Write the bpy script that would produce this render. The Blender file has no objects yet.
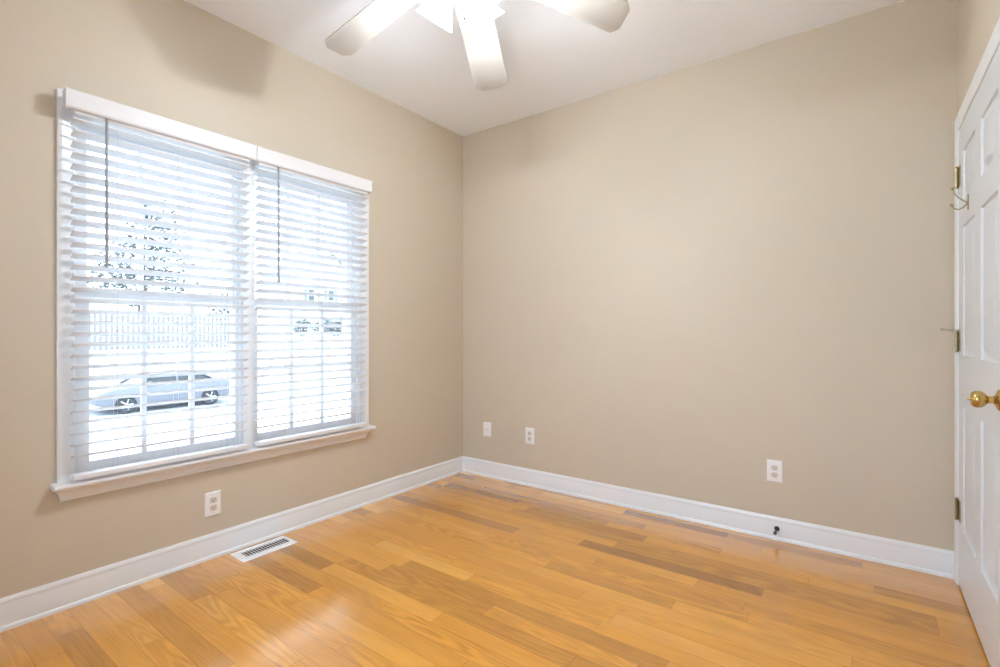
import bpy, bmesh, math, random
from math import sin, cos, pi, radians
from mathutils import Vector, Matrix

# ------------------------------------------------------------------ camera, sky, exposure
SC = bpy.context.scene
COL = SC.collection
W, H = 2.9936, 2.74                       # room width (x) and height; corner of left and back wall at the origin
YF = -3.75                                # wall behind the camera
cam_d = bpy.data.cameras.new('camera')
cam_d.sensor_width = 36.0
cam_d.lens = 494.545 / 1000 * 36.0
cam_d.shift_y = -0.0009
cam_d.clip_start = 0.02
cam_d.clip_end = 400
cam = bpy.data.objects.new('camera', cam_d)
COL.objects.link(cam)
cam.location = (2.6457, -3.0857, 1.1348)
cam.rotation_euler = (pi / 2, 0, radians(36.308))
SC.camera = cam

world = bpy.data.worlds.new('overcast_sky')
SC.world = world
world.use_nodes = True
wn = world.node_tree
bg = wn.nodes['Background']
bg.inputs['Color'].default_value = (0.80, 0.96, 1.24, 1)
bg.inputs['Strength'].default_value = 6.0

vs = SC.view_settings
vs.view_transform = 'Standard'
vs.look = 'None'
vs.gamma = 1.0
vs.use_curve_mapping = False
vs.exposure = 0.06
BULB_W = 11.5                             # watts of each fan bulb
BULB_C = (0.92, 1.0, 1.09)
SHADE_E = 31.0

cy = SC.cycles
cy.max_bounces = 16
cy.diffuse_bounces = 8
cy.glossy_bounces = 6
cy.transmission_bounces = 8
cy.transparent_max_bounces = 16
cy.sample_clamp_indirect = 8.0

# ------------------------------------------------------------------ materials
def mat(name, color, rough=0.5, metal=0.0, spec=0.5, coat=0.0, noise=0.0, nscale=20, bump=0.0, bscale=200):
    m = bpy.data.materials.new(name)
    m.use_nodes = True
    nt = m.node_tree
    b = nt.nodes['Principled BSDF']
    b.inputs['Base Color'].default_value = (*color, 1)
    b.inputs['Roughness'].default_value = rough
    b.inputs['Metallic'].default_value = metal
    b.inputs['Specular IOR Level'].default_value = spec
    b.inputs['Coat Weight'].default_value = coat
    tc = None
    if noise or bump:
        tc = nt.nodes.new('ShaderNodeNewGeometry')
    if noise:
        n = nt.nodes.new('ShaderNodeTexNoise')
        n.inputs['Scale'].default_value = nscale
        n.inputs['Detail'].default_value = 4
        nt.links.new(tc.outputs['Position'], n.inputs['Vector'])
        r = nt.nodes.new('ShaderNodeMix')
        r.data_type = 'RGBA'
        r.inputs[6].default_value = (*[c * (1 - noise) for c in color], 1)
        r.inputs[7].default_value = (*[min(1, c * (1 + noise)) for c in color], 1)
        nt.links.new(n.outputs['Fac'], r.inputs[0])
        nt.links.new(r.outputs[2], b.inputs['Base Color'])
    if bump:
        n2 = nt.nodes.new('ShaderNodeTexNoise')
        n2.inputs['Scale'].default_value = bscale
        n2.inputs['Detail'].default_value = 3
        nt.links.new(tc.outputs['Position'], n2.inputs['Vector'])
        bp = nt.nodes.new('ShaderNodeBump')
        bp.inputs['Strength'].default_value = bump
        bp.inputs['Distance'].default_value = 0.002
        nt.links.new(n2.outputs['Fac'], bp.inputs['Height'])
        nt.links.new(bp.outputs['Normal'], b.inputs['Normal'])
    return m

def emissive(name, color, strength, base=(0.9, 0.9, 0.9)):
    m = mat(name, base, 0.4)
    b = m.node_tree.nodes['Principled BSDF']
    b.inputs['Emission Color'].default_value = (*color, 1)
    b.inputs['Emission Strength'].default_value = strength
    return m

def glass_mat():
    m = bpy.data.materials.new('window_glass')
    m.use_nodes = True
    nt = m.node_tree
    nt.nodes.clear()
    out = nt.nodes.new('ShaderNodeOutputMaterial')
    mix = nt.nodes.new('ShaderNodeMixShader')
    tr = nt.nodes.new('ShaderNodeBsdfTransparent')
    tr.inputs['Color'].default_value = (0.95, 0.97, 0.96, 1)
    gl = nt.nodes.new('ShaderNodeBsdfGlossy')
    gl.inputs['Roughness'].default_value = 0.02
    fr = nt.nodes.new('ShaderNodeFresnel')
    fr.inputs['IOR'].default_value = 1.3
    nt.links.new(fr.outputs[0], mix.inputs[0])
    nt.links.new(tr.outputs[0], mix.inputs[1])
    nt.links.new(gl.outputs[0], mix.inputs[2])
    nt.links.new(mix.outputs[0], out.inputs['Surface'])
    return m

def slat_mat():
    m = bpy.data.materials.new('white_blind_slat')
    m.use_nodes = True
    nt = m.node_tree
    b = nt.nodes['Principled BSDF']
    b.inputs['Base Color'].default_value = (0.86, 0.865, 0.875, 1)
    b.inputs['Roughness'].default_value = 0.4
    out = [n for n in nt.nodes if n.type == 'OUTPUT_MATERIAL'][0]
    tl = nt.nodes.new('ShaderNodeBsdfTranslucent')            # thin vinyl lets some daylight through
    tl.inputs['Color'].default_value = (0.86, 0.86, 0.86, 1)
    mx = nt.nodes.new('ShaderNodeMixShader')
    mx.inputs[0].default_value = 0.08
    nt.links.new(b.outputs[0], mx.inputs[1])
    nt.links.new(tl.outputs[0], mx.inputs[2])
    nt.links.new(mx.outputs[0], out.inputs['Surface'])
    return m

def floor_mat():
    m = bpy.data.materials.new('oak_strip_floor')
    m.use_nodes = True
    nt = m.node_tree
    b = nt.nodes['Principled BSDF']
    L = nt.links
    def N(t, **kw):
        n = nt.nodes.new(t)
        for k, v in kw.items():
            setattr(n, k, v)
        return n
    def M(op, a, c=None, d=None):
        n = N('ShaderNodeMath', operation=op)
        for i, v in enumerate((a, c, d)):
            if v is None:
                continue
            if isinstance(v, (int, float)):
                n.inputs[i].default_value = v
            else:
                L.new(v, n.inputs[i])
        return n.outputs[0]
    def comb(x, y, z):
        n = N('ShaderNodeCombineXYZ')
        for i, v in enumerate((x, y, z)):
            if isinstance(v, (int, float)):
                n.inputs[i].default_value = v
            else:
                L.new(v, n.inputs[i])
        return n.outputs[0]
    pos = N('ShaderNodeNewGeometry').outputs['Position']
    sep = N('ShaderNodeSeparateXYZ')
    L.new(pos, sep.inputs[0])
    x, y = sep.outputs[0], sep.outputs[1]
    yw = M('DIVIDE', M('ADD', y, 10.0 + 0.0), 0.0815)
    row = M('FLOOR', yw)
    fy = M('FRACT', yw)
    wn1 = N('ShaderNodeTexWhiteNoise', noise_dimensions='1D')
    L.new(row, wn1.inputs['W'])
    r1 = wn1.outputs['Value']
    wn1b = N('ShaderNodeTexWhiteNoise', noise_dimensions='1D')
    L.new(M('ADD', row, 77.3), wn1b.inputs['W'])
    plen = M('ADD', M('MULTIPLY', wn1b.outputs['Value'], 0.7), 0.6)
    u = M('ADD', M('DIVIDE', M('ADD', x, 10.0), plen), M('MULTIPLY', r1, 7.0))
    idx = M('FLOOR', u)
    fx = M('FRACT', u)
    wn2 = N('ShaderNodeTexWhiteNoise', noise_dimensions='2D')
    L.new(comb(row, idx, 0.0), wn2.inputs['Vector'])
    rnd = wn2.outputs['Value']
    wn3 = N('ShaderNodeTexWhiteNoise', noise_dimensions='2D')
    L.new(comb(M('ADD', row, 31.7), idx, 0.0), wn3.inputs['Vector'])
    wn2b = M('POWER', wn3.outputs['Value'], 2.0)
    ramp = N('ShaderNodeValToRGB')
    L.new(rnd, ramp.inputs['Fac'])
    cr = ramp.color_ramp
    stops = [(0.0, (0.33, 0.132, 0.012)), (0.07, (0.45, 0.188, 0.015)), (0.25, (0.59, 0.250, 0.019)),
             (0.6, (0.65, 0.280, 0.022)), (0.85, (0.69, 0.315, 0.034)), (1.0, (0.76, 0.385, 0.066))]
    cr.elements[0].position, cr.elements[0].color = stops[0][0], (*stops[0][1], 1)
    cr.elements[1].position, cr.elements[1].color = stops[-1][0], (*stops[-1][1], 1)
    for p, c in stops[1:-1]:
        e = cr.elements.new(p)
        e.color = (*c, 1)
    # fine grain pores stretched along the board
    g = N('ShaderNodeTexNoise')
    g.inputs['Scale'].default_value = 1.0
    g.inputs['Detail'].default_value = 6
    g.inputs['Roughness'].default_value = 0.65
    L.new(comb(M('ADD', M('MULTIPLY', x, 5.0), M('MULTIPLY', rnd, 91.0)), M('MULTIPLY', y, 190.0), M('MULTIPLY', rnd, 13.0)), g.inputs['Vector'])
    # cathedral figure: growth rings cut by a slowly varying field
    w = N('ShaderNodeTexNoise')
    w.inputs['Scale'].default_value = 1.0
    w.inputs['Detail'].default_value = 1.5
    L.new(comb(M('ADD', M('MULTIPLY', x, 1.3), M('MULTIPLY', rnd, 37.0)), M('MULTIPLY', y, 11.0), M('MULTIPLY', rnd, 57.0)), w.inputs['Vector'])
    ring = M('SINE', M('MULTIPLY', w.outputs['Fac'], 75.0))
    ring = M('MULTIPLY', ring, M('MULTIPLY', wn2b, 0.5))
    # broad tone drift inside a board
    d = N('ShaderNodeTexNoise')
    d.inputs['Scale'].default_value = 1.0
    d.inputs['Detail'].default_value = 2
    L.new(comb(M('ADD', M('MULTIPLY', x, 2.0), M('MULTIPLY', rnd, 19.0)), M('MULTIPLY', y, 14.0), 0.0), d.inputs['Vector'])
    fac = M('ADD', M('ADD', M('MULTIPLY', M('SUBTRACT', g.outputs['Fac'], 0.5), 0.62), M('MULTIPLY', ring, 0.30)),
            M('MULTIPLY', M('SUBTRACT', d.outputs['Fac'], 0.5), 0.35))
    bright = M('ADD', 1.0, fac)
    # joints
    ey = M('MULTIPLY', M('MINIMUM', fy, M('SUBTRACT', 1.0, fy)), 0.0815)
    ex = M('MULTIPLY', M('MINIMUM', fx, M('SUBTRACT', 1.0, fx)), plen)
    e = M('MINIMUM', ey, ex)
    joint = N('ShaderNodeMapRange')
    joint.inputs['From Min'].default_value = 0.0003
    joint.inputs['From Max'].default_value = 0.0014
    joint.inputs['To Min'].default_value = 0.55
    joint.inputs['To Max'].default_value = 1.0
    L.new(e, joint.inputs['Value'])
    tot = M('MULTIPLY', bright, joint.outputs[0])
    mul = N('ShaderNodeMix', data_type='RGBA', blend_type='MULTIPLY')
    mul.inputs[0].default_value = 1.0
    L.new(ramp.outputs['Color'], mul.inputs[6])
    L.new(comb(tot, M('POWER', tot, 1.15), M('POWER', tot, 1.35)), mul.inputs[7])
    L.new(mul.outputs[2], b.inputs['Base Color'])
    rn = N('ShaderNodeTexNoise')
    rn.inputs['Scale'].default_value = 3.0
    L.new(pos, rn.inputs['Vector'])
    L.new(M('ADD', M('MULTIPLY', rn.outputs['Fac'], 0.06), 0.15), b.inputs['Roughness'])
    b.inputs['Specular IOR Level'].default_value = 0.5
    b.inputs['Coat Weight'].default_value = 1.0
    b.inputs['Coat IOR'].default_value = 1.6
    b.inputs['Coat Roughness'].default_value = 0.19
    bp = N('ShaderNodeBump')
    bp.inputs['Strength'].default_value = 0.25
    bp.inputs['Distance'].default_value = 0.0006
    L.new(M('ADD', joint.outputs[0], M('MULTIPLY', g.outputs['Fac'], 0.15)), bp.inputs['Height'])
    L.new(bp.outputs['Normal'], b.inputs['Normal'])
    return m

M_wall = mat('beige_wall_paint', (0.605, 0.53, 0.418), 0.62, noise=0.015, nscale=3, bump=0.08, bscale=350)
M_ceil = mat('white_ceiling_paint', (0.905, 0.94, 0.975), 0.8, noise=0.01, nscale=3)
M_trim = mat('white_semigloss_trim', (0.83, 0.85, 0.87), 0.28, noise=0.008, nscale=8)
M_door = mat('white_door_paint', (0.70, 0.73, 0.755), 0.33, noise=0.008, nscale=8)
M_floor = floor_mat()
M_glass = glass_mat()
M_slat = slat_mat()
M_blind = mat('white_blind_vinyl', (0.80, 0.80, 0.81), 0.4, noise=0.006)
M_wand = mat('grey_plastic_wand', (0.30, 0.31, 0.32), 0.25, noise=0.05)
M_cord = mat('white_cord', (0.62, 0.63, 0.65), 0.7, noise=0.05, nscale=200)
M_brass = mat('polished_brass', (0.56, 0.39, 0.14), 0.2, metal=1.0, noise=0.08, nscale=60)
M_oldbrass = mat('dull_brass', (0.42, 0.36, 0.22), 0.32, metal=1.0, noise=0.1, nscale=90)
M_nickel = mat('satin_nickel', (0.62, 0.60, 0.55), 0.28, metal=1.0, noise=0.05, nscale=90)
M_screw = mat('dark_screw', (0.09, 0.08, 0.06), 0.4, metal=0.8, noise=0.1)
M_plate = mat('white_wall_plate', (0.86, 0.86, 0.86), 0.3, noise=0.006)
M_ivory = mat('ivory_receptacle', (0.70, 0.63, 0.53), 0.35, noise=0.01)
M_slot = mat('dark_slot', (0.05, 0.045, 0.04), 0.6, noise=0.1)
M_bronze = mat('dark_bronze', (0.06, 0.055, 0.05), 0.35, metal=0.7, noise=0.1)
M_rubber = mat('dark_grey_rubber', (0.07, 0.075, 0.08), 0.6, noise=0.1)
M_vent = mat('white_painted_steel', (0.84, 0.85, 0.86), 0.35, noise=0.01)
M_blade = mat('cream_white_fan_blade', (0.48, 0.45, 0.40), 0.38, noise=0.012, nscale=10)
M_fan = mat('white_fan_enamel', (0.82, 0.80, 0.76), 0.3, noise=0.01)
M_shade = emissive('lit_frosted_glass', (0.92, 1.0, 1.09), SHADE_E)
M_bulb = emissive('lit_bulb', (1.0, 0.98, 0.93), 12.0)
M_lawn = mat('dormant_pale_grass', (0.54, 0.53, 0.45), 0.9, noise=0.12, nscale=4)
M_drive = mat('pale_concrete', (0.64, 0.64, 0.63), 0.8, noise=0.06, nscale=3)
M_road = mat('grey_asphalt', (0.34, 0.34, 0.35), 0.85, noise=0.1, nscale=5)
M_leaf = mat('dull_green_leaf', (0.14, 0.155, 0.14), 0.6, noise=0.3, nscale=2)
M_bark = mat('grey_brown_bark', (0.12, 0.10, 0.08), 0.9, noise=0.3, nscale=8)
M_fence = mat('weathered_fence_board', (0.20, 0.195, 0.19), 0.85, noise=0.2, nscale=3)
M_siding = mat('pale_siding', (0.72, 0.71, 0.69), 0.7, noise=0.03, nscale=1)
M_roof = mat('grey_shingle', (0.24, 0.24, 0.25), 0.9, noise=0.15, nscale=3)
M_hglass = mat('dark_house_glass', (0.05, 0.07, 0.07), 0.1, noise=0.1)
M_shut = mat('grey_green_shutter', (0.16, 0.18, 0.175), 0.6, noise=0.1)
M_car = mat('silver_grey_car_paint', (0.15, 0.155, 0.167), 0.3, metal=0.0, coat=0.3, noise=0.02)
M_carglass = mat('dark_car_glass', (0.02, 0.028, 0.027), 0.05, noise=0.05)
M_tyre = mat('black_tyre', (0.03, 0.03, 0.03), 0.8, noise=0.1)
M_rim = mat('alloy_rim', (0.5, 0.5, 0.52), 0.3, metal=1.0, noise=0.03)
M_lamp = mat('red_tail_lamp', (0.30, 0.02, 0.02), 0.2, noise=0.05)

# ------------------------------------------------------------------ mesh helpers
class MB:
    def __init__(s):
        s.v, s.f, s.sm = [], [], []
    def add(s, verts, faces, smooth=False):
        o = len(s.v)
        s.v += [Vector(p) for p in verts]
        for f in faces:
            s.f.append([o + i for i in f])
            s.sm.append(smooth)
        return s
    def box(s, lo, hi):
        (a, b, c), (d, e, f) = lo, hi
        return s.add([(a, b, c), (d, b, c), (d, e, c), (a, e, c), (a, b, f), (d, b, f), (d, e, f), (a, e, f)],
                     [(0, 3, 2, 1), (4, 5, 6, 7), (0, 1, 5, 4), (1, 2, 6, 5), (2, 3, 7, 6), (3, 0, 4, 7)])
    def obox(s, c, size, mtx):
        hx, hy, hz = [k / 2 for k in size]
        vs = [Vector(p) for p in [(-hx, -hy, -hz), (hx, -hy, -hz), (hx, hy, -hz), (-hx, hy, -hz), (-hx, -hy, hz), (hx, -hy, hz), (hx, hy, hz), (-hx, hy, hz)]]
        return s.add([Vector(c) + mtx @ p for p in vs],
                     [(0, 3, 2, 1), (4, 5, 6, 7), (0, 1, 5, 4), (1, 2, 6, 5), (2, 3, 7, 6), (3, 0, 4, 7)])
    def lathe(s, prof, org, axis, n=32, cap=True):
        """prof: list of (distance along the axis, radius)"""
        ax = Vector(axis).normalized()
        t = Vector((0, 0, 1)) if abs(ax.z) < 0.9 else Vector((1, 0, 0))
        u = ax.cross(t).normalized()
        w = ax.cross(u)
        vs, fs = [], []
        for (h, r) in prof:
            for k in range(n):
                a = 2 * pi * k / n
                vs.append(Vector(org) + ax * h + (u * cos(a) + w * sin(a)) * r)
        for i in range(len(prof) - 1):
            for k in range(n):
                k2 = (k + 1) % n
                fs.append((i * n + k, i * n + k2, (i + 1) * n + k2, (i + 1) * n + k))
        s.add(vs, fs, True)
        if cap:
            s.add(vs[:n], [tuple(range(n))[::-1]])
            s.add(vs[-n:], [tuple(range(n))])
        return s
    def tube(s, pts, r, n=10, radii=None):
        pts = [Vector(p) for p in pts]
        vs, fs = [], []
        prev = None
        for i, p in enumerate(pts):
            d = (pts[min(i + 1, len(pts) - 1)] - pts[max(i - 1, 0)]).normalized()
            if prev is None:
                t = Vector((0, 0, 1)) if abs(d.z) < 0.9 else Vector((1, 0, 0))
                u = d.cross(t).normalized()
            else:
                u = (prev - d * prev.dot(d)).normalized()
            prev = u
            w = d.cross(u)
            rr = radii[i] if radii else r
            for k in range(n):
                a = 2 * pi * k / n
                vs.append(p + (u * cos(a) + w * sin(a)) * rr)
        for i in range(len(pts) - 1):
            for k in range(n):
                k2 = (k + 1) % n
                fs.append((i * n + k, i * n + k2, (i + 1) * n + k2, (i + 1) * n + k))
        fs.append(tuple(range(n))[::-1])
        fs.append(tuple(range(len(vs) - n, len(vs))))
        return s.add(vs, fs, True)
    def prism(s, poly, a, b, fn, smooth=False):
        """poly: 2D outline; fn(u, v, t) -> 3D; extruded from t=a to t=b"""
        n = len(poly)
        vs = [fn(u, v, a) for u, v in poly] + [fn(u, v, b) for u, v in poly]
        fs = [(i, (i + 1) % n, n + (i + 1) % n, n + i) for i in range(n)]
        s.add(vs, fs, smooth)
        s.add(vs[:n], [tuple(range(n))[::-1]])
        s.add(vs[n:], [tuple(range(n))])
        return s
    def rings(s, rings, smooth=True, cap=True):
        n = len(rings[0])
        vs = [p for r in rings for p in r]
        fs = []
        for i in range(len(rings) - 1):
            for k in range(n):
                k2 = (k + 1) % n
                fs.append((i * n + k, i * n + k2, (i + 1) * n + k2, (i + 1) * n + k))
        s.add(vs, fs, smooth)
        if cap:
            s.add(rings[0], [tuple(range(n))[::-1]])
            s.add(rings[-1], [tuple(range(n))])
        return s

def obj(name, mb, m, parent=None, org=None, bevel=0.0, seg=2, rot=None):
    """link the builder's geometry (given in world coordinates, or in the thing's own when org is (0,0,0)) as one mesh object"""
    if org is None:
        org = Vector(parent['_o']) if parent is not None and '_o' in parent else Vector((0, 0, 0))
    org = Vector(org)
    me = bpy.data.meshes.new(name)
    me.from_pydata([tuple(p - org) for p in mb.v], [], mb.f)
    bm = bmesh.new()
    bm.from_mesh(me)
    for f, sm in zip(bm.faces, mb.sm):
        f.smooth = sm
    bmesh.ops.remove_doubles(bm, verts=bm.verts, dist=1e-6)
    bmesh.ops.recalc_face_normals(bm, faces=bm.faces)
    if bevel:
        es = [e for e in bm.edges if len(e.link_faces) == 2 and e.calc_face_angle(0) > radians(40)]
        r = bmesh.ops.bevel(bm, geom=es, offset=bevel, segments=seg, profile=0.5, affect='EDGES', clamp_overlap=True)
        for f in r['faces']:
            f.smooth = True
    bm.to_mesh(me)
    bm.free()
    for p in me.polygons:
        pass
    try:
        me.set_sharp_from_angle(angle=radians(40))
    except Exception:
        pass
    me.materials.append(m)
    o = bpy.data.objects.new(name, me)
    COL.objects.link(o)
    if parent is not None:
        o.parent = parent
        if '_o' in parent:
            o['_o'] = parent['_o']
    else:
        o.location = org
        o['_o'] = tuple(org)
    if rot:
        o.rotation_euler = rot
    return o

def thing(name, label, cat, loc, group=None, kind=None):
    o = bpy.data.objects.new(name, None)
    o.empty_display_size = 0.05
    COL.objects.link(o)
    o.location = loc
    o['_o'] = tuple(loc)
    o['label'] = label
    o['category'] = cat
    if group:
        o['group'] = group
    if kind:
        o['kind'] = kind
    return o

def tag(o, label, cat, group=None, kind=None):
    o['label'] = label
    o['category'] = cat
    if group:
        o['group'] = group
    if kind:
        o['kind'] = kind
    return o

def struct(name, mb, m, label, cat, bevel=0.0):
    return tag(obj(name, mb, m, bevel=bevel), label, cat, kind='structure')

# ------------------------------------------------------------------ room shell
OY0, OY1, OZ0, OZ1 = -2.475, -1.036, 0.505, 2.060        # window opening in the left wall
DY0, DY1, DZ1 = -1.010, -0.072, 2.050                    # door opening in the right wall
T = 0.14
struct('floor', MB().box((-0.0, YF, -0.08), (W, 0, 0)), M_floor, 'honey coloured oak strip floor with a satin sheen', 'floor')
struct('ceiling', MB().box((-T, YF - T, H), (W + T, T, H + 0.12)), M_ceil, 'smooth flat white ceiling', 'ceiling')
b = MB()
b.box((-T, YF - T, -0.45), (0, OY0, H)).box((-T, OY1, -0.45), (0, T, H)).box((-T, OY0, -0.45), (0, OY1, OZ0)).box((-T, OY0, OZ1), (0, OY1, H))
struct('wall_left', b, M_wall, 'beige painted left wall holding the double window', 'wall')
struct('wall_back', MB().box((0, 0, -0.08), (W, T, H)), M_wall, 'wide plain beige back wall with three wall plates', 'wall')
b = MB()
b.box((W, YF - T, -0.08), (W + T, DY0, H)).box((W, DY1, -0.08), (W + T, T, H)).box((W, DY0, DZ1), (W + T, DY1, H))
struct('wall_right', b, M_wall, 'beige right wall around the white door', 'wall')
RX0, RX1, RZ0, RZ1 = 0.80, 2.20, 0.45, 2.15              # unseen opening added behind the viewer for extra daylight
b = MB().box((0, YF - T, -0.08), (RX0, YF, H)).box((RX1, YF - T, -0.08), (W, YF, H)).box((RX0, YF - T, -0.08), (RX1, YF, RZ0)).box((RX0, YF - T, RZ1), (RX1, YF, H))
struct('wall_front', b, M_wall, 'beige wall behind the viewer', 'wall')

b = MB()
CX = W + T
b.box((CX + 0.6, -1.4, -0.08), (CX + 0.7, 0.2, H)).box((CX, -1.5, -0.08), (CX + 0.7, -1.4, H)).box((CX, 0.2, -0.08), (CX + 0.7, 0.3, H))
b.box((CX, -1.5, H), (CX + 0.7, 0.3, H + 0.1)).box((W, -1.5, -0.16), (CX + 0.7, 0.3, -0.08))
struct('wall_light_block', b, M_wall, 'unseen closet shell added behind the closed white door to block leaking daylight', 'wall')  # unseen shell added to keep outdoor light from leaking under the door
struct('trim_7', MB().box((W, DY0, -0.08), (CX + 0.6, DY1, 0.0)), M_floor, 'oak threshold under the white door', 'floor')

# baseboards: moulded top and a quarter-round shoe at the floor
BH = 0.124
base_prof = [(0, 0), (0.016, 0), (0.0158, 0.006), (0.0148, 0.012), (0.0125, 0.0165), (0.0095, 0.0180), (0.0090, 0.094), (0.0078, 0.099), (0.0090, 0.104),
             (0.0092, 0.112), (0.0060, 0.118), (0.0040, BH), (0, BH)]
struct('baseboard_left', MB().prism(base_prof, YF, 0, lambda u, v, t: (u, t, v)), M_trim, 'white baseboard with shoe moulding below the window wall', 'baseboard')
struct('baseboard_back', MB().prism(base_prof, 0, W, lambda u, v, t: (t, -u, v)), M_trim, 'white baseboard with shoe moulding along the back wall', 'baseboard')
struct('baseboard_right', MB().prism(base_prof, YF, -1.078, lambda u, v, t: (W - u, t, v)), M_trim, 'white baseboard on the door wall nearer the viewer', 'baseboard')
struct('baseboard_front', MB().prism(base_prof, 0, W, lambda u, v, t: (t, YF + u, v)), M_trim, 'white baseboard behind the viewer', 'baseboard')

# ------------------------------------------------------------------ windows
YC = (OY0 + OY1) / 2
cas_prof = [(0, 0), (0.0, 0.014), (0.010, 0.019), (0.022, 0.018), (0.030, 0.0165), (0.058, 0.012), (0.066, 0.010), (0.070, 0.006), (0.070, 0)]   # (from outer edge inwards, depth)
b = MB()
b.prism([(u * 0.83, v) for u, v in cas_prof], 0.524, 2.126, lambda u, v, t: (v, OY0 - 0.058 + u, t))
b.prism(cas_prof, 0.524, 2.126, lambda u, v, t: (v, OY1 + 0.070 - u, t))
b.prism(cas_prof, OY0, OY1, lambda u, v, t: (v, t, 2.126 - u))
b.box((-0.02, YC - 0.030, 0.524), (0.012, YC + 0.030, 2.06))
struct('trim_1', b, M_trim, 'white casing around the double window', 'trim')
b = MB().prism([(-0.02, 0.502), (0.060, 0.502), (0.067, 0.505), (0.070, 0.513), (0.067, 0.521), (0.060, 0.524), (-0.02, 0.524)], OY0 - 0.078, OY1 + 0.085, lambda u, v, t: (u, t, v))
struct('trim_2', b, M_trim, 'white window stool projecting below both blinds', 'trim', 0.0015)
b = MB().prism([(0, 0.446), (0.012, 0.446), (0.0145, 0.4495), (0.0145, 0.458), (0.018, 0.462), (0.021, 0.470), (0.027, 0.480), (0.034, 0.487), (0.040, 0.490), (0.041, 0.502), (0, 0.502)],
               OY0 - 0.050, OY1 + 0.046, lambda u, v, t: (u, t + (u - 0.0145) * (0.7 if t > YC else -0.7), v))
struct('trim_3', b, M_trim, 'white moulded apron under the window stool', 'trim')

def window(n, y0, y1, label):
    t = thing('window_%d' % n, label, 'window', (-0.06, (y0 + y1) / 2, 0.524), kind='structure')
    b = MB()
    j = 0.012
    b.box((-T - 0.02, y0, 0.505), (0, y0 + j, 2.06)).box((-T - 0.02, y1 - j, 0.505), (0, y1, 2.06))
    b.box((-T - 0.02, y0 + j, 2.045), (0, y1 - j, 2.06)).box((-T - 0.04, y0 + j, 0.505), (-0.02, y1 - j, 0.526))
    obj('window_frame', b, M_trim, t)
    for (x0, x1, z0, z1, br, tr) in ((-0.048, -0.014, 0.526, 1.318, 0.06, 0.034), (-0.086, -0.052, 1.284, 2.045, 0.034, 0.045)):
        st = 0.040
        a, c = y0 + j, y1 - j
        s = MB()
        s.box((x0, a, z0), (x1, a + st, z1)).box((x0, c - st, z0), (x1, c, z1))
        s.box((x0, a + st, z0), (x1, c - st, z0 + br)).box((x0, a + st, z1 - tr), (x1, c - st, z1))
        so = obj('sash', s, M_trim, t)
        gy0, gy1, gz0, gz1 = a + st, c - st, z0 + br, z1 - tr
        xm = (x0 + x1) / 2
        mu = MB()
        for k in (1, 2):
            yy = gy0 + (gy1 - gy0) * k / 3
            mu.box((xm - 0.010, yy - 0.010, gz0), (xm + 0.010, yy + 0.010, gz1))
        zz = (gz0 + gz1) / 2
        mu.box((xm - 0.009, gy0, zz - 0.010), (xm + 0.009, gy1, zz + 0.010))
        obj('muntin_grid', mu, M_trim, so)
        obj('glass', MB().box((xm - 0.002, gy0 - 0.004, gz0 - 0.004), (xm + 0.002, gy1 + 0.004, gz1 + 0.004)), M_glass, so)
    return t
window(1, OY0, YC - 0.008, 'white double hung window with grids behind the left blind')
window(2, YC + 0.008, OY1, 'white double hung window with grids behind the right blind')
obj_post = struct('trim_4', MB().box((-T - 0.02, YC - 0.008, 0.505), (-0.02, YC + 0.008, 2.06)), M_trim, 'white mullion post between the two windows', 'trim')

# unseen window added behind the viewer to brighten the room with daylight
t = thing('window_3', 'unseen plain window added in the wall behind the viewer for fill daylight', 'window', ((RX0 + RX1) / 2, YF, RZ0), kind='structure')
b = MB()
b.box((RX0, YF - T, RZ0), (RX0 + 0.04, YF + 0.012, RZ1)).box((RX1 - 0.04, YF - T, RZ0), (RX1, YF + 0.012, RZ1))
b.box((RX0 + 0.04, YF - T, RZ0), (RX1 - 0.04, YF + 0.012, RZ0 + 0.04)).box((RX0 + 0.04, YF - T, RZ1 - 0.04), (RX1 - 0.04, YF + 0.012, RZ1))
b.box(((RX0 + RX1) / 2 - 0.02, YF - 0.09, RZ0 + 0.04), ((RX0 + RX1) / 2 + 0.02, YF - 0.05, RZ1 - 0.04))
obj('window_frame', b, M_trim, t)
obj('glass', MB().box((RX0 + 0.035, YF - 0.072, RZ0 + 0.035), (RX1 - 0.035, YF - 0.068, RZ1 - 0.035)), M_glass, t)

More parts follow.
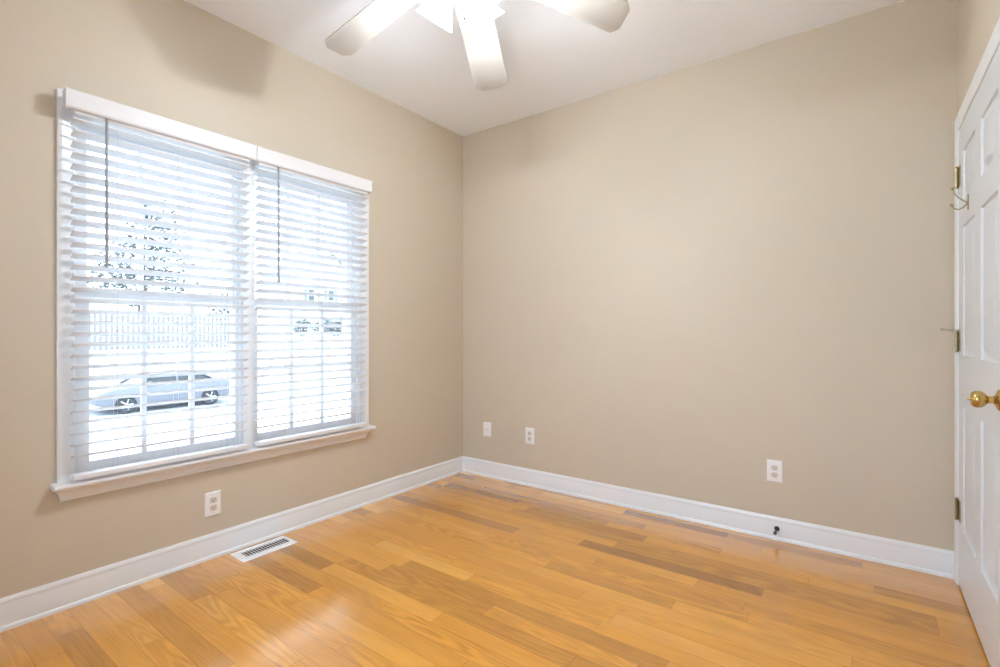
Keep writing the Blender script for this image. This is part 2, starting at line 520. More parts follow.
# ------------------------------------------------------------------ blinds
def blind(y0, y1, vy0, vy1, wand_y, ret_left, label):
    t = thing('window_blind', label, 'blind', (0.055, (y0 + y1) / 2, 0.536), group='white slatted blinds on the double window')
    XC = 0.055
    b = MB().box((0.024, y0 + 0.002, 2.020), (0.080, y1 - 0.002, 2.062))
    obj('headrail', b, M_blind, t, bevel=0.002)
    # valance: moulded strip with returns at its ends
    vp = [(0.086, 2.034), (0.092, 2.034), (0.0965, 2.038), (0.0985, 2.046), (0.0985, 2.092), (0.101, 2.098), (0.101, 2.106), (0.096, 2.110), (0.086, 2.110)]
    b = MB().prism(vp, vy0, vy1, lambda u, v, k: (u, k, v))
    if ret_left:
        b.box((0.050, vy0, 2.038), (0.088, vy0 + 0.009, 2.108))
    else:
        b.box((0.022, vy1 - 0.009, 2.034), (0.088, vy1, 2.110))
    obj('valance', b, M_blind, t)
    # slats
    s = MB()
    z = 1.130 - 0.0455 * 11
    z0 = z
    tilt = radians(-18)                    # room-side edge up
    while z < 2.012:
        n = 6
        top, bot = [], []
        for k in range(n + 1):
            q = -0.025 + 0.05 * k / n
            crown = 0.0022 * (1 - (q / 0.025) ** 2)
            dx, dz = q * cos(tilt), -q * sin(tilt) + crown
            top.append((dx, dz + 0.0021))
            bot.append((dx, dz - 0.0021))
        s.prism(top + bot[::-1], y0, y1, lambda u, v, k, z=z: (XC + u, k, z + v))
        z += 0.0455
    obj('slats', s, M_slat, t)
    b = MB().box((0.029, y0, 0.536), (0.081, y1, 0.556))
    obj('bottom_rail', b, M_blind, t, bevel=0.003)
    for yy in (y0 + 0.145, (y0 + y1) / 2 + 0.02, y1 - 0.122):
        c = MB()
        for xx in (XC - 0.027, XC + 0.0275):
            c.tube([(xx, yy, 0.552), (xx, yy, 2.03)], 0.0006, 6)
        zz = z0
        obj('ladder_cord', c, M_cord, t)
    c = MB()
    for dy in (0.089, 0.060, 0.040, 0.018):
        c.tube([(0.026, y1 - dy, 0.545), (0.026, y1 - dy, 2.03)], 0.0011, 6)
    obj('lift_cord', c, M_cord, t)
    w = MB().tube([(0.0860, wand_y, 2.046), (0.0860, wand_y, 2.028), (0.0860, wand_y, 1.42), (0.0860, wand_y, 1.408)], 0.005, 10, [0.0030, 0.0050, 0.0054, 0.0062])
    obj('tilt_wand', w, M_wand, t)
    return t
blind(-2.4965, -1.783, -2.525, -1.7595, -2.390, True, 'white slatted blind over the left window, nearer the viewer')
blind(-1.738, -1.026, -1.7565, -1.010, -1.633, False, 'white slatted blind over the right window, nearer the room corner')

# ------------------------------------------------------------------ door
XD = W - 0.004                                 # face of the door
dr = thing('door_1', 'white six panel door with brass knob in the right wall', 'door', (W, -0.085, 0.0), kind='structure')
dy1, dy0 = -0.088, -1.000
b = MB()
z0d, z1d = 0.012, 2.034
pan_y = [(dy1 - 0.115, dy1 - 0.400), (dy1 - 0.512, dy1 - 0.797)]
pan_z = [(0.275, 0.815), (1.035, 1.590), (1.700, 1.915)]
ys = sorted([dy0, dy1] + [q for p in pan_y for q in p])
zs = sorted([z0d, z1d] + [q for p in pan_z for q in p])
def is_panel(ya, yb, za, zb):
    return any(min(p) - 1e-6 <= ya and yb <= max(p) + 1e-6 for p in pan_y) and any(p[0] - 1e-6 <= za and zb <= p[1] + 1e-6 for p in pan_z)
for i in range(len(ys) - 1):
    for k in range(len(zs) - 1):
        ya, yb, za, zb = ys[i], ys[i + 1], zs[k], zs[k + 1]
        if not is_panel(ya, yb, za, zb):
            b.add([(XD, ya, za), (XD, yb, za), (XD, yb, zb), (XD, ya, zb)], [(0, 1, 2, 3)])
            continue
        prev = None
        for ins, dep in ((0, 0), (0.003, 0.007), (0.012, 0.0115), (0.026, 0.0115), (0.044, 0.0015), (0.048, 0.001)):
            ring = [(XD + dep, ya + ins, za + ins), (XD + dep, yb - ins, za + ins), (XD + dep, yb - ins, zb - ins), (XD + dep, ya + ins, zb - ins)]
            if prev:
                b.add(prev + ring, [(q, (q + 1) % 4, 4 + (q + 1) % 4, 4 + q) for q in range(4)])
            prev = ring
        b.add(prev, [(0, 1, 2, 3)])
XB = XD + 0.035
b.add([(XB, dy0, z0d), (XB, dy1, z0d), (XB, dy1, z1d), (XB, dy0, z1d)], [(0, 1, 2, 3)])
for A, B in (((dy0, z0d), (dy1, z0d)), ((dy1, z0d), (dy1, z1d)), ((dy1, z1d), (dy0, z1d)), ((dy0, z1d), (dy0, z0d))):
    b.add([(XD, *A), (XD, *B), (XB, *B), (XB, *A)], [(0, 1, 2, 3)])
obj('door_panel', b, M_door, dr)
# knob: rosette, neck, ball, push button
ky, kz = -0.938, 0.925
kn = obj('knob', MB().lathe([(0.010, 0.012), (0.020, 0.0105), (0.030, 0.0115), (0.034, 0.016), (0.038, 0.021), (0.045, 0.0255), (0.053, 0.0268), (0.061, 0.0255), (0.066, 0.022), (0.069, 0.0175), (0.0695, 0.010)],
                            (XD, ky, kz), (-1, 0, 0), 40), M_brass, dr)
obj('rosette', MB().lathe([(0.0, 0.0335), (0.004, 0.0335), (0.008, 0.031), (0.011, 0.024), (0.014, 0.016), (0.018, 0.012)], (XD, ky, kz), (-1, 0, 0), 40), M_brass, kn)
obj('lock_button', MB().lathe([(0.068, 0.0045), (0.075, 0.0045), (0.077, 0.003)], (XD, ky, kz), (-1, 0, 0), 16), M_brass, kn)
# hinges
XK = W - 0.0125
HY = -0.092
for zc in (1.826, 1.095, 0.345):
    h = MB()
    for k in range(5):
        za = zc - 0.0445 + k * 0.0178
        h.lathe([(0.0004, 0.0052), (0.0010, 0.0058), (0.0168, 0.0058), (0.0174, 0.0052)], (XK, HY, za), (0, 0, 1), 16)
    h.lathe([(0, 0.0045), (0.003, 0.0062), (0.006, 0.0045), (0.0075, 0.002)], (XK, HY, zc + 0.0445), (0, 0, 1), 16)
    h.lathe([(0, 0.002), (0.0015, 0.0045), (0.004, 0.0055)], (XK, HY, zc - 0.0485), (0, 0, 1), 16)
    h.box((XK, HY + 0.003, zc - 0.0445), (XK + 0.030, HY + 0.0050, zc + 0.0445))
    h.box((XD - 0.0022, HY - 0.048, zc - 0.0445), (XD + 0.001, HY - 0.002, zc + 0.0445))
    ho = obj('hinge', h, M_oldbrass, dr)
    s = MB()
    for dz in (-0.03, 0.0, 0.03):
        s.lathe([(0, 0.0034), (0.0012, 0.0026)], (XD - 0.002, HY - 0.030, zc + dz), (-1, 0, 0), 10)
    obj('screw', s, M_screw, ho)
    if zc == 1.095:
        st = MB()
        st.lathe([(0, 0.008), (0.004, 0.008)], (XK, HY, zc + 0.046), (0, 0, 1), 16)
        st.tube([(XK, HY, zc + 0.050), (XK - 0.022, HY - 0.012, zc + 0.052), (XK - 0.048, HY - 0.022, zc + 0.053)], 0.003, 8)
        st.lathe([(0, 0.0065), (0.006, 0.0065), (0.007, 0.004)], (XK - 0.046, HY - 0.021, zc + 0.053), (-1, -0.4, 0), 14)
        st.tube([(XK, HY, zc + 0.050), (XK + 0.004, HY - 0.03, zc + 0.052)], 0.003, 8)
        obj('hinge_stop', st, M_nickel, ho)['label'] = 'pale metal hinge pin stop with small round tip'
# double coat hook on the door
hy, hz = -0.345, 1.662
hk = obj('coat_hook', MB().lathe([(0, 0.011), (0.003, 0.011), (0.006, 0.008), (0.008, 0.006)], (XD, hy, hz), (-1, 0, 0), 20).box((XD - 0.004, hy - 0.007, hz - 0.028), (XD, hy + 0.007, hz + 0.034)), M_oldbrass, dr)
hk['label'] = 'small brass double coat hook on the door rail'
a = MB().tube([(XD - 0.006, hy, hz + 0.002), (XD - 0.018, hy, hz + 0.012), (XD - 0.032, hy, hz + 0.026), (XD - 0.042, hy, hz + 0.042), (XD - 0.048, hy, hz + 0.062)], 0.0026, 10)
a.lathe([(0, 0.002), (0.002, 0.0046), (0.006, 0.0056), (0.010, 0.0046), (0.0115, 0.002)], (XD - 0.0468, hy, hz + 0.058), (-0.3, 0, 1), 14)
obj('hook_arm', a, M_oldbrass, hk)
a = MB().tube([(XD - 0.006, hy, hz - 0.006), (XD - 0.016, hy, hz - 0.018), (XD - 0.030, hy, hz - 0.024), (XD - 0.044, hy, hz - 0.018), (XD - 0.051, hy, hz - 0.004)], 0.0026, 10)
a.lathe([(0, 0.002), (0.002, 0.0046), (0.006, 0.0056), (0.010, 0.0046), (0.0115, 0.002)], (XD - 0.0497, hy, hz - 0.008), (-0.3, 0, 1), 14)
obj('hook_arm', a, M_oldbrass, hk)
# jamb + casing
b = MB()
b.box((W - 0.0005, DY1 - 0.013, 0), (W + T, DY1, DZ1)).box((W - 0.0005, DY0, 0), (W + T, DY0 + 0.008, DZ1)).box((W - 0.0005, DY0, DZ1 - 0.009), (W + T, DY1, DZ1))
b.box((XB + 0.001, DY1 - 0.03, 0), (XB + 0.012, DY1 - 0.013, DZ1)).box((XB + 0.001, DY0 + 0.008, 0), (XB + 0.012, DY0 + 0.02, DZ1)).box((XB + 0.001, DY0, DZ1 - 0.02), (XB + 0.012, DY1, DZ1 - 0.009))
struct('trim_5', b, M_trim, 'white jamb lining the door opening', 'trim')
dc = [(0, 0), (0.0, 0.008), (0.008, 0.0125), (0.018, 0.0122), (0.026, 0.011), (0.044, 0.009), (0.050, 0.008), (0.054, 0.005), (0.054, 0)]
b = MB()
b.prism(dc, 0, DZ1 + 0.052, lambda u, v, t: (W - v, DY1 + 0.050 - u, t))
b.prism(dc, 0, DZ1 + 0.052, lambda u, v, t: (W - v, DY0 - 0.050 + u, t))
b.prism([(u * 1.18, v) for u, v in dc], DY0 - 0.05, DY1 + 0.05, lambda u, v, t: (W - v, t, DZ1 + 0.060 - u))
struct('trim_6', b, M_trim, 'white casing around the six panel door', 'trim')

# ------------------------------------------------------------------ wall plates
def plate_frame(c, nrm):
    """returns fn(u, v, d) -> world for a wall plate at c: u to its right, v up, d out of the wall"""
    c = Vector(c)
    n = Vector(nrm)
    r = Vector((0, 0, 1)).cross(n)
    return lambda u, v, d: c + r * u + Vector((0, 0, v)) + n * d
def rrect(w, h, r, n=4):
    pts = []
    for cx, cz, a0 in ((w / 2 - r, h / 2 - r, 0), (-w / 2 + r, h / 2 - r, 90), (-w / 2 + r, -h / 2 + r, 180), (w / 2 - r, -h / 2 + r, 270)):
        for k in range(n + 1):
            a = radians(a0 + 90 * k / n)
            pts.append((cx + r * cos(a), cz + r * sin(a)))
    return pts
def plate_mesh(fn, w, h):
    prof = [(0, 0.0), (0.0005, 0.003), (0.0025, 0.0052), (0.006, 0.006)]
    rs = [[fn(u, v, d) for u, v in rrect(w - 2 * i, h - 2 * i, 0.004)] for i, d in prof]
    return MB().rings(rs)
def outlet(c, nrm, label, group):
    t = thing('wall_outlet', label, 'outlet', c, group)
    fn = plate_frame(c, nrm)
    obj('cover_plate', plate_mesh(fn, 0.077, 0.120), M_plate, t)
    for dz in (0.0195, -0.0195):
        r = MB().prism([(u * 1.0, v + dz) for u, v in rrect(0.034, 0.029, 0.010)], 0.003, 0.0078, lambda u, v, d: fn(u, v, d))
        ro = obj('receptacle', r, M_ivory, t, bevel=0.0006, seg=1)
        s = MB()
        for u0, hgt in ((-0.0065, 0.0095), (0.0065, 0.0078)):
            s.prism([(u0 - 0.0013, dz - hgt / 2 + 0.003), (u0 + 0.0013, dz - hgt / 2 + 0.003), (u0 + 0.0013, dz + hgt / 2 + 0.003), (u0 - 0.0013, dz + hgt / 2 + 0.003)], 0.006, 0.0081, lambda u, v, d: fn(u, v, d))
        s.prism([(0.0028 * cos(k * pi / 5), dz - 0.0075 + 0.0028 * sin(k * pi / 5)) for k in range(10)], 0.006, 0.0081, lambda u, v, d: fn(u, v, d))
        obj('slot', s, M_slot, ro)
    obj('screw', MB().lathe([(0.004, 0.003), (0.0068, 0.003), (0.0075, 0.0018)], c, nrm, 14), M_plate, t)
    return t
outlet((0, -1.932, 0.272), (1, 0, 0), 'white wall outlet with ivory sockets on the window wall under the windows', 'duplex wall outlets')
outlet((0.654, 0, 0.369), (0, -1, 0), 'white wall outlet on the back wall, second plate from the room corner', 'duplex wall outlets')
outlet((2.253, 0, 0.373), (0, -1, 0), 'white wall outlet on the back wall above the small dark door stop', 'duplex wall outlets')
c = (0.2535, 0, 0.371)
t = thing('cable_jack', 'small white cable jack plate on the back wall nearest the room corner', 'wall plate', c)
fn = plate_frame(c, (0, -1, 0))
obj('cover_plate', plate_mesh(fn, 0.074, 0.114), M_plate, t)
obj('connector', MB().lathe([(0.004, 0.0062), (0.008, 0.0062), (0.008, 0.0046), (0.015, 0.0046), (0.015, 0.002)], c, (0, -1, 0), 16), M_nickel, t)
s = MB()
for dz in (0.042, -0.042):
    obj('screw', MB().lathe([(0.004, 0.003), (0.0068, 0.003), (0.0075, 0.0018)], (c[0], c[1], c[2] + dz), (0, -1, 0), 14), M_plate, t)

# ------------------------------------------------------------------ door stop on the baseboard
c = Vector((2.264, -0.0092, 0.063))
t = thing('door_stop', 'small dark door stop projecting from the back wall baseboard', 'door stop', tuple(c))
obj('base_plate', MB().lathe([(0, 0.0135), (0.003, 0.0135), (0.007, 0.011), (0.010, 0.007), (0.012, 0.005)], c, (0, -1, 0), 24), M_bronze, t)
obj('rod', MB().lathe([(0.010, 0.005), (0.014, 0.0042), (0.060, 0.0042)], c, (0, -1, -0.06), 14), M_bronze, t)
obj('bumper', MB().lathe([(0.056, 0.007), (0.058, 0.0088), (0.068, 0.0088), (0.071, 0.006)], c, (0, -1, -0.06), 20), M_rubber, t)

# ------------------------------------------------------------------ floor register
t = thing('floor_register', 'white metal floor register with louvres below the windows', 'vent', (0.108, -1.722, 0))
X0, X1, Y0, Y1 = 0.036, 0.180, -1.868, -1.576
xi0, xi1, yi0, yi1 = 0.074, 0.142, -1.832, -1.600
b = MB()
prof = [(0, 0.0), (0.001, 0.002), (0.006, 0.005), (0.012, 0.0055)]
rs = [[(X0 + i, Y0 + i, z), (X1 - i, Y0 + i, z), (X1 - i, Y1 - i, z), (X0 + i, Y1 - i, z)] for i, z in prof]
rs += [[(xi0, yi0, 0.0055), (xi1, yi0, 0.0055), (xi1, yi1, 0.0055), (xi0, yi1, 0.0055)], [(xi0, yi0, 0.001), (xi1, yi0, 0.001), (xi1, yi1, 0.001), (xi0, yi1, 0.001)]]
b.rings(rs, smooth=False, cap=False)
obj('frame', b, M_vent, t)
obj('duct_shade_plate', MB().box((xi0 - 0.001, yi0 - 0.001, 0.0003), (xi1 + 0.001, yi1 + 0.001, 0.0009)), M_slot, t)  # dark sheet, the shade inside the duct is put into its colour
n = 15
lv = MB()
for k in range(n):
    yy = yi0 + 0.010 + (yi1 - yi0 - 0.026) * k / (n - 1)
    lv.obox((0.108, yy, 0.0032), (0.068, 0.0075, 0.0012), Matrix.Rotation(radians(-24), 3, 'X'))
obj('louvres', lv, M_vent, t)
obj('damper_lever', MB().box((0.112, yi1 - 0.010, 0.002), (0.120, yi1 - 0.004, 0.0095)), M_wand, t, bevel=0.001)

# ------------------------------------------------------------------ ceiling fan
FC = Vector((1.3888, -1.6391, 0))
fan = thing('ceiling_fan', 'white five blade ceiling fan with four lit glass shades', 'ceiling fan', (FC.x, FC.y, H))
P = lambda h: (FC.x, FC.y, h)
obj('canopy', MB().lathe([(H - 0.0, 0.100), (H - 0.010, 0.103), (H - 0.030, 0.096), (H - 0.040, 0.080)], P(0), (0, 0, 1), 40), M_fan, fan)
obj('motor_housing', MB().lathe([(H - 0.038, 0.085), (H - 0.050, 0.120), (H - 0.075, 0.132), (H - 0.120, 0.132), (H - 0.145, 0.122), (H - 0.160, 0.095), (H - 0.166, 0.060)], P(0), (0, 0, 1), 48), M_fan, fan)
obj('switch_housing', MB().lathe([(2.576, 0.056), (2.566, 0.060), (2.500, 0.060), (2.470, 0.062), (2.445, 0.056), (2.428, 0.036), (2.418, 0.016), (2.408, 0.008)], P(0), (0, 0, 1), 36), M_fan, fan)
# blade in its own frame: +x outwards from the hub axis, drooping towards its tip
PITCH = -0.1486
DROOP = 0.3076
ZH = 2.612
R0, R1 = 0.190, 0.6996
BM = Matrix.Rotation(DROOP, 3, 'Y') @ Matrix.Rotation(PITCH, 3, 'X')
def blade_mesh():
    hw = lambda r: 0.5 * (0.148 + (0.172 - 0.148) * (r - 0.2) / (R1 - 0.2))
    out = [(R0, 0.052), (R0 + 0.010, 0.064), (R0 + 0.03, hw(R0 + 0.03)), (R1 - 0.040, hw(R1 - 0.04)), (R1 - 0.026, hw(R1) - 0.004), (R1 - 0.004, 0.054), (R1, 0.045)]
    poly = out + [(x, -y) for x, y in out[::-1]]
    return MB().prism(poly, -0.003, 0.003, lambda u, v, k: BM @ Vector((u, v, k)))
def iron_mesh():
    b = MB().prism([(0.090, 0.017), (0.150, 0.014), (0.180, 0.030), (0.220, 0.038), (0.250, 0.022), (0.256, 0.0), (0.250, -0.022), (0.220, -0.038), (0.180, -0.030), (0.150, -0.014), (0.090, -0.017)],
                   0.0032, 0.0075, lambda u, v, k: BM @ Vector((u, v, k)))
    return b
bl0 = ir0 = None
for k in range(5):
    ang = 3.2842 - k * 2 * pi / 5
    if bl0 is None:
        bo = obj('blade', blade_mesh(), M_blade, None, org=(0, 0, 0), bevel=0.0015)
        io = obj('blade_iron', iron_mesh(), M_fan, None, org=(0, 0, 0), bevel=0.001)
        bl0, ir0 = bo, io
    else:
        bo, io = bl0.copy(), ir0.copy()
        COL.objects.link(bo)
        COL.objects.link(io)
    bo.parent = fan
    bo.location = (0, 0, ZH - H)
    bo.rotation_euler = (0, 0, ang)
    io.parent = bo
    io.location = (0, 0, 0)
    io.rotation_euler = (0, 0, 0)
# light kit: four bell shades on splayed arms
lat = Vector((cos(radians(36.308)), sin(radians(36.308)), 0))
dep = Vector((-sin(radians(36.308)), cos(radians(36.308)), 0))
TILT = radians(42)
for k in range(4):
    az = radians(47 + 90 * k)
    hdir = lat * cos(az) + dep * sin(az)
    ax = (hdir * sin(TILT) + Vector((0, 0, -cos(TILT)))).normalized()
    rim = Vector((FC.x, FC.y, 2.402)) + hdir * 0.152
    neck = rim - ax * 0.115
    arm = MB().tube([Vector((FC.x, FC.y, 2.480)) + hdir * 0.045, Vector((FC.x, FC.y, 2.490)) + hdir * 0.060, neck - ax * 0.012, neck + ax * 0.004], 0.008, 12)
    arm.lathe([(-0.016, 0.012), (-0.010, 0.022), (0.010, 0.024), (0.012, 0.022)], neck, ax, 24)
    ao = obj('lamp_arm', arm, M_fan, fan)
    pr = [(0.000, 0.024), (0.012, 0.030), (0.035, 0.040), (0.065, 0.053), (0.095, 0.068), (0.115, 0.080), (0.1152, 0.0775), (0.095, 0.0655), (0.065, 0.0505), (0.035, 0.0375), (0.012, 0.0275), (0.002, 0.022)]
    obj('glass_shade', MB().lathe(pr, neck, ax, 36, cap=False), M_shade, ao)
    bulb = MB().lathe([(0.006, 0.012), (0.025, 0.014), (0.040, 0.022), (0.055, 0.027), (0.070, 0.025), (0.082, 0.015), (0.087, 0.004)], neck, ax, 24)
    obj('bulb', bulb, M_bulb, ao)
    ld = bpy.data.lights.new('bulb_light', 'POINT')
    ld.energy = BULB_W
    ld.color = BULB_C
    ld.shadow_soft_size = 0.012
    lo = bpy.data.objects.new('bulb_light', ld)
    COL.objects.link(lo)
    lo.parent = fan
    lo.location = neck + ax * 0.100 - Vector((FC.x, FC.y, H))
# pull chains
for (dl, dd, z1) in ((0.022, -0.045, 2.318), (0.066, -0.02, 2.345)):
    p = Vector((FC.x, FC.y, 0)) + lat * dl + dep * dd
    ch = MB().tube([(p.x, p.y, 2.43), (p.x, p.y, z1 + 0.01)], 0.0012, 6)
    q = 2.42
    while q > z1 + 0.012:
        ch.lathe([(0, 0.0005), (0.0012, 0.002), (0.0024, 0.0005)], (p.x, p.y, q), (0, 0, 1), 8)
        q -= 0.006
    co = obj('pull_chain', ch, M_brass, fan)
    obj('chain_fob', MB().lathe([(0, 0.001), (0.002, 0.004), (0.008, 0.005), (0.013, 0.003), (0.015, 0.001)], (p.x, p.y, z1 - 0.004), (0, 0, 1), 12), M_bronze, co)

# ------------------------------------------------------------------ outdoors
prof = [(-0.16, -0.45), (-3, -0.55), (-8, -1.05), (-14.5, -1.62), (-14.9, -1.72), (-24.1, -1.72), (-24.5, -1.62), (-30, -1.0), (-37, -0.05), (-48, 0.9), (-60, 1.0), (-140, 1.2)]
b = MB()
ny = 60
ysx = [-40 + 160 * k / ny for k in range(ny + 1)]
vs = [(x, y, z) for x, z in prof for y in ysx]
fs = []
for i in range(len(prof) - 1):
    for k in range(ny):
        q = i * (ny + 1) + k
        fs.append((q, q + 1, q + ny + 2, q + ny + 1))
struct('ground', b.add(vs, fs), M_lawn, 'pale sloping lawn seen between the blind slats', 'ground')
struct('bounce_slab', MB().box((-0.5, YF - T - 30, -0.35), (20, YF - T, -0.25)), M_drive, 'unseen pale concrete slab added behind the room to bounce daylight in', 'bounce_slab')  # added unseen slab, pale so daylight bounces through the rear window
struct('street', MB().prism([(-24.1, -1.74), (-14.9, -1.74), (-14.9, -1.705), (-24.1, -1.705)], -40, 120, lambda u, v, t: (u, t, v)), M_road, 'grey street beyond the front lawn', 'road')
b = MB()
dp = [p for p in prof if -14.95 < p[0] < -3.5]
dp = [(-3.5, -0.60)] + dp
top = [(x, z + 0.03) for x, z in dp]
bot = [(x, z - 0.1) for x, z in dp][::-1]
struct('driveway', b.prism(top + bot, -0.6, 7.5, lambda u, v, t: (u, t, v)), M_drive, 'pale concrete drive running down to the street', 'driveway')

# parked car, side on to the window, on the street
def car(cx, y0, zg, label):
    t = thing('parked_car', label, 'car', (cx, y0 + 2.3, zg))
    wd = 0.88
    side = [(0.05, 0.35), (0.02, 0.55), (0.06, 0.72), (0.35, 0.86), (1.25, 0.95), (3.55, 0.98), (4.35, 0.96), (4.52, 0.86), (4.56, 0.55), (4.50, 0.32), (4.1, 0.22), (0.4, 0.22)]
    rs = []
    for q, ins, sc in ((-wd, 0.05, 0.93), (-wd + 0.06, 0.0, 1.0), (wd - 0.06, 0.0, 1.0), (wd, 0.05, 0.93)):
        rs.append([(cx + q, y0 + 2.29 + (u - 2.29) * (0.985 if ins else 1), zg + 0.22 + (v - 0.22) * sc) for u, v in side])
    obj('body', MB().rings(rs), M_car, t, bevel=0.02)
    gl = [(1.15, 0.93), (1.85, 1.38), (3.05, 1.40), (3.95, 0.96)]
    rs = []
    for q, ins in ((-0.80, 0), (-0.64, 1), (0.64, 1), (0.80, 0)):
        if q in (-0.80, 0.80):
            rs.append([(cx + q, y0 + u, zg + 0.90 + (v - 0.90) * 0.12) for u, v in [(1.15, 0.93), (1.75, 1.0), (3.2, 1.0), (3.95, 0.96)]])
        else:
            rs.append([(cx + q, y0 + u, zg + v) for u, v in gl])
    obj('window_glass', MB().rings(rs, smooth=False), M_carglass, t)
    rs = MB().prism([(1.80, 1.37), (2.05, 1.43), (2.75, 1.44), (3.10, 1.385), (3.02, 1.37), (1.88, 1.345)], -0.655, 0.655, lambda u, v, k: (cx + k, y0 + u, zg + v))
    ro = obj('roof', rs, M_car, t, bevel=0.015)
    for sx in (-1, 1):
        for (ua, va, ub, vb) in ((1.15, 0.95, 1.86, 1.38), (2.50, 0.95, 2.47, 1.42), (3.92, 0.97, 3.06, 1.40)):
            obj('window_pillar', MB().tube([(cx + sx * 0.80, y0 + ua, zg + va), (cx + sx * 0.652, y0 + ub, zg + vb)], 0.035, 8), M_car, t)
    for u in (0.86, 3.62):
        for sx in (-1, 1):
            c0 = (cx + sx * 0.72, y0 + u, zg + 0.32)
            wo = obj('wheel', MB().lathe([(0.0, 0.24), (0.0, 0.30), (0.03, 0.325), (0.16, 0.325), (0.19, 0.30), (0.19, 0.22)], c0, (sx, 0, 0), 32), M_tyre, t)
            rb = MB().lathe([(0.175, 0.21), (0.192, 0.20), (0.185, 0.19), (0.17, 0.17)], c0, (sx, 0, 0), 32)
            for k in range(5):
                a = 2 * pi * k / 5
                rb.tube([Vector(c0) + Vector((sx * 0.19, 0, 0)), Vector(c0) + Vector((sx * 0.182, 0.2 * cos(a), 0.2 * sin(a)))], 0.025, 6)
            obj('rim', rb, M_rim, wo)
    for sx in (-1, 1):
        obj('side_mirror', MB().lathe([(0, 0.03), (0.02, 0.08), (0.10, 0.085), (0.12, 0.05)], (cx + sx * 0.86, y0 + 1.55, zg + 1.0), (sx, 0.1, 0.05), 12), M_car, t)
        obj('tail_lamp', MB().box((cx + sx * 0.70 - 0.12, y0 + 4.50, zg + 0.70), (cx + sx * 0.70 + 0.12, y0 + 4.575, zg + 0.82)), M_lamp, t, bevel=0.01)
    return t
car(-19.0, 2.25, -1.705, 'grey car parked on the street outside the left window')

# board fence across the street
t = thing('board_fence', 'weathered board fence beyond the parked car outside the left window', 'fence', (-37.5, 11, -0.05))
rnd = random.Random(5)
fb = MB()
y = 5.0
while y < 16.5:
    h = 2.62 + rnd.uniform(-0.04, 0.04)
    fb.box((-37.5, y, -0.05), (-37.47, y + 0.19, h))
    y += 0.30
obj('boards', fb, M_fence, t)
obj('rails', MB().box((-37.55, 5, 0.45), (-37.50, 16.5, 0.55)).box((-37.55, 5, 2.1), (-37.50, 16.5, 2.2)), M_fence, t)

# trees
def tree(name, c, blobs, trunk_r, top, label, cat, nleaf, size, seed, group=None):
    rd = random.Random(seed)
    t = thing(name, label, cat, c, group)
    lf = MB()
    wts = [b[3] * b[4] * b[5] for b in blobs]
    for _ in range(nleaf):
        bx, by, bz, rx, ry, rz = rd.choices(blobs, wts)[0]
        while True:
            p = Vector((rd.uniform(-1, 1), rd.uniform(-1, 1), rd.uniform(-1, 1)))
            if 0.3 < p.length < 1:
                break
        p = Vector((c[0] + bx + p.x * rx, c[1] + by + p.y * ry, c[2] + bz + p.z * rz))
        s = size * rd.uniform(0.6, 1.4)
        m = Matrix.Rotation(rd.uniform(0, 2 * pi), 3, 'Z') @ Matrix.Rotation(rd.uniform(-1.2, 1.2), 3, 'X')
        lf.add([p + m @ Vector(q) for q in ((-s * 0.5, 0, 0), (0, -s * 0.28, 0.03 * s), (s * 0.5, 0, 0), (0, s * 0.28, 0.03 * s))], [(0, 1, 2, 3)])
    o = obj('crown' if top else 'foliage', lf, M_leaf, t)
    if top:
        tr = MB().tube([(c[0], c[1], c[2] - 0.3), (c[0] + 0.1, c[1], c[2] + top * 0.5), (c[0], c[1] + 0.1, c[2] + top)], trunk_r, 12, [trunk_r * 1.3, trunk_r * 0.8, trunk_r * 0.15])
        for k in range(7):
            a = k * 2.4
            z = c[2] + top * (0.3 + 0.08 * k)
            tr.tube([(c[0], c[1], z), (c[0] + 1.1 * cos(a), c[1] + 1.1 * sin(a), z + 0.8)], trunk_r * 0.3, 6)
        obj('trunk', tr, M_bark, t)
    return t
tree('broadleaf_tree', (-45.0, 12.2, 0.6), [(0, 0.0, 4.2, 3.2, 4.6, 1.7), (0, 0.3, 6.5, 2.8, 3.6, 1.9), (0, 0.9, 8.8, 2.0, 2.5, 1.7), (0, 1.2, 10.6, 1.3, 1.5, 1.5)],
     0.28, 11, 'tall pointed leafy tree behind the fence outside the left window', 'tree', 4600, 0.34, 3, 'trees beyond the fence')
tree('broadleaf_tree', (-53.0, 8.3, 0.95), [(0, 0, 3.9, 2.2, 2.6, 1.8), (0, 0.2, 5.8, 1.5, 1.7, 1.5)], 0.18, 6.5, 'smaller round tree at the left edge of the left window view', 'tree', 1300, 0.32, 4, 'trees beyond the fence')
tree('broadleaf_tree', (-47.0, 20.2, 0.8), [(0, 0, 3.0, 2.0, 2.6, 1.2), (0, -0.8, 4.0, 1.5, 1.6, 1.1)], 0.18, 5, 'low spreading tree right of the tall pointed tree', 'tree', 1000, 0.32, 6, 'trees beyond the fence')
sh = [(26.6, 0.95, 1.5), (28.75, 1.05, 1.7), (30.8, 0.9, 1.35)]
names = ['rounded grey green shrub, left of the three before the pale house', 'tallest shrub, middle of the three before the pale house', 'lowest shrub, right of the three before the pale house']
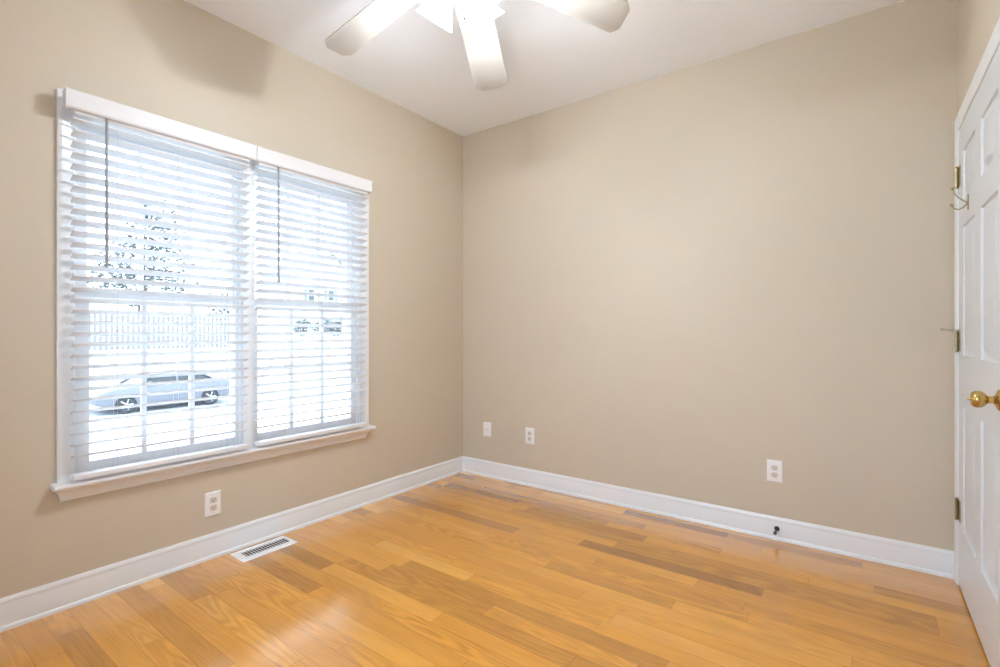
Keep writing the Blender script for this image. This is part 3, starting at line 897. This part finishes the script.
for (yy, r, hh), lb in zip(sh, names):
    tree('clipped_shrub', (-45.0, yy, 0.75), [(0, 0, hh * 0.62, r * 0.9, r, hh * 0.66)], 0.1, 0, lb, 'shrub', 900, 0.22, int(yy * 10), 'shrubs in front of the pale house')

# pale house beyond the shrubs
hx, h0, h1, hg = -54.0, 30.5, 42.0, 0.95
t = thing('house', 'pale two storey house with grey roof outside the right window', 'house', (hx, 36, hg))
ym = (h0 + h1) / 2
b = MB().prism([(h0, hg - 0.4), (h1, hg - 0.4), (h1, 7.4), (ym, 11.4), (h0, 7.4)], hx - 9, hx, lambda u, v, k: (k, u, v))
obj('walls', b, M_siding, t)
b = MB()
b.prism([(h0 - 0.5, 7.05), (ym, 11.45), (ym, 11.72), (h0 - 0.5, 7.32)], hx - 9.5, hx + 0.4, lambda u, v, k: (k, u, v))
b.prism([(h1 + 0.5, 7.05), (ym, 11.45), (ym, 11.72), (h1 + 0.5, 7.32)], hx - 9.5, hx + 0.4, lambda u, v, k: (k, u, v))
obj('roof', b, M_roof, t)
for (yy, zz, ww, hh) in ((33.4, 5.9, 0.85, 1.5), (36.3, 6.0, 0.85, 1.3), (39.4, 6.0, 0.85, 1.3), (38.8, 2.6, 1.3, 1.5)):
    f = MB().box((hx, yy - ww / 2 - 0.1, zz - hh / 2 - 0.1), (hx + 0.06, yy + ww / 2 + 0.1, zz + hh / 2 + 0.1))
    fo = obj('window', f, M_trim, t)
    g = MB()
    for k in (0, 1):
        g.box((hx + 0.06, yy - ww / 2, zz - hh / 2 + k * (hh / 2 + 0.03)), (hx + 0.08, yy + ww / 2, zz - 0.03 + k * (hh / 2 + 0.03)))
    obj('pane', g, M_hglass, fo)
    for sd in (-1, 1):
        yc = yy + sd * (ww / 2 + 0.34)
        obj('shutter', MB().box((hx, yc - 0.22, zz - hh / 2 - 0.05), (hx + 0.05, yc + 0.22, zz + hh / 2 + 0.05)), M_shut, fo)
fo = obj('front_door', MB().box((hx, 35.5, hg), (hx + 0.06, 36.5, hg + 2.1)), M_shut, t)

for o in list(bpy.data.objects):
    if '_o' in o:
        del o['_o']
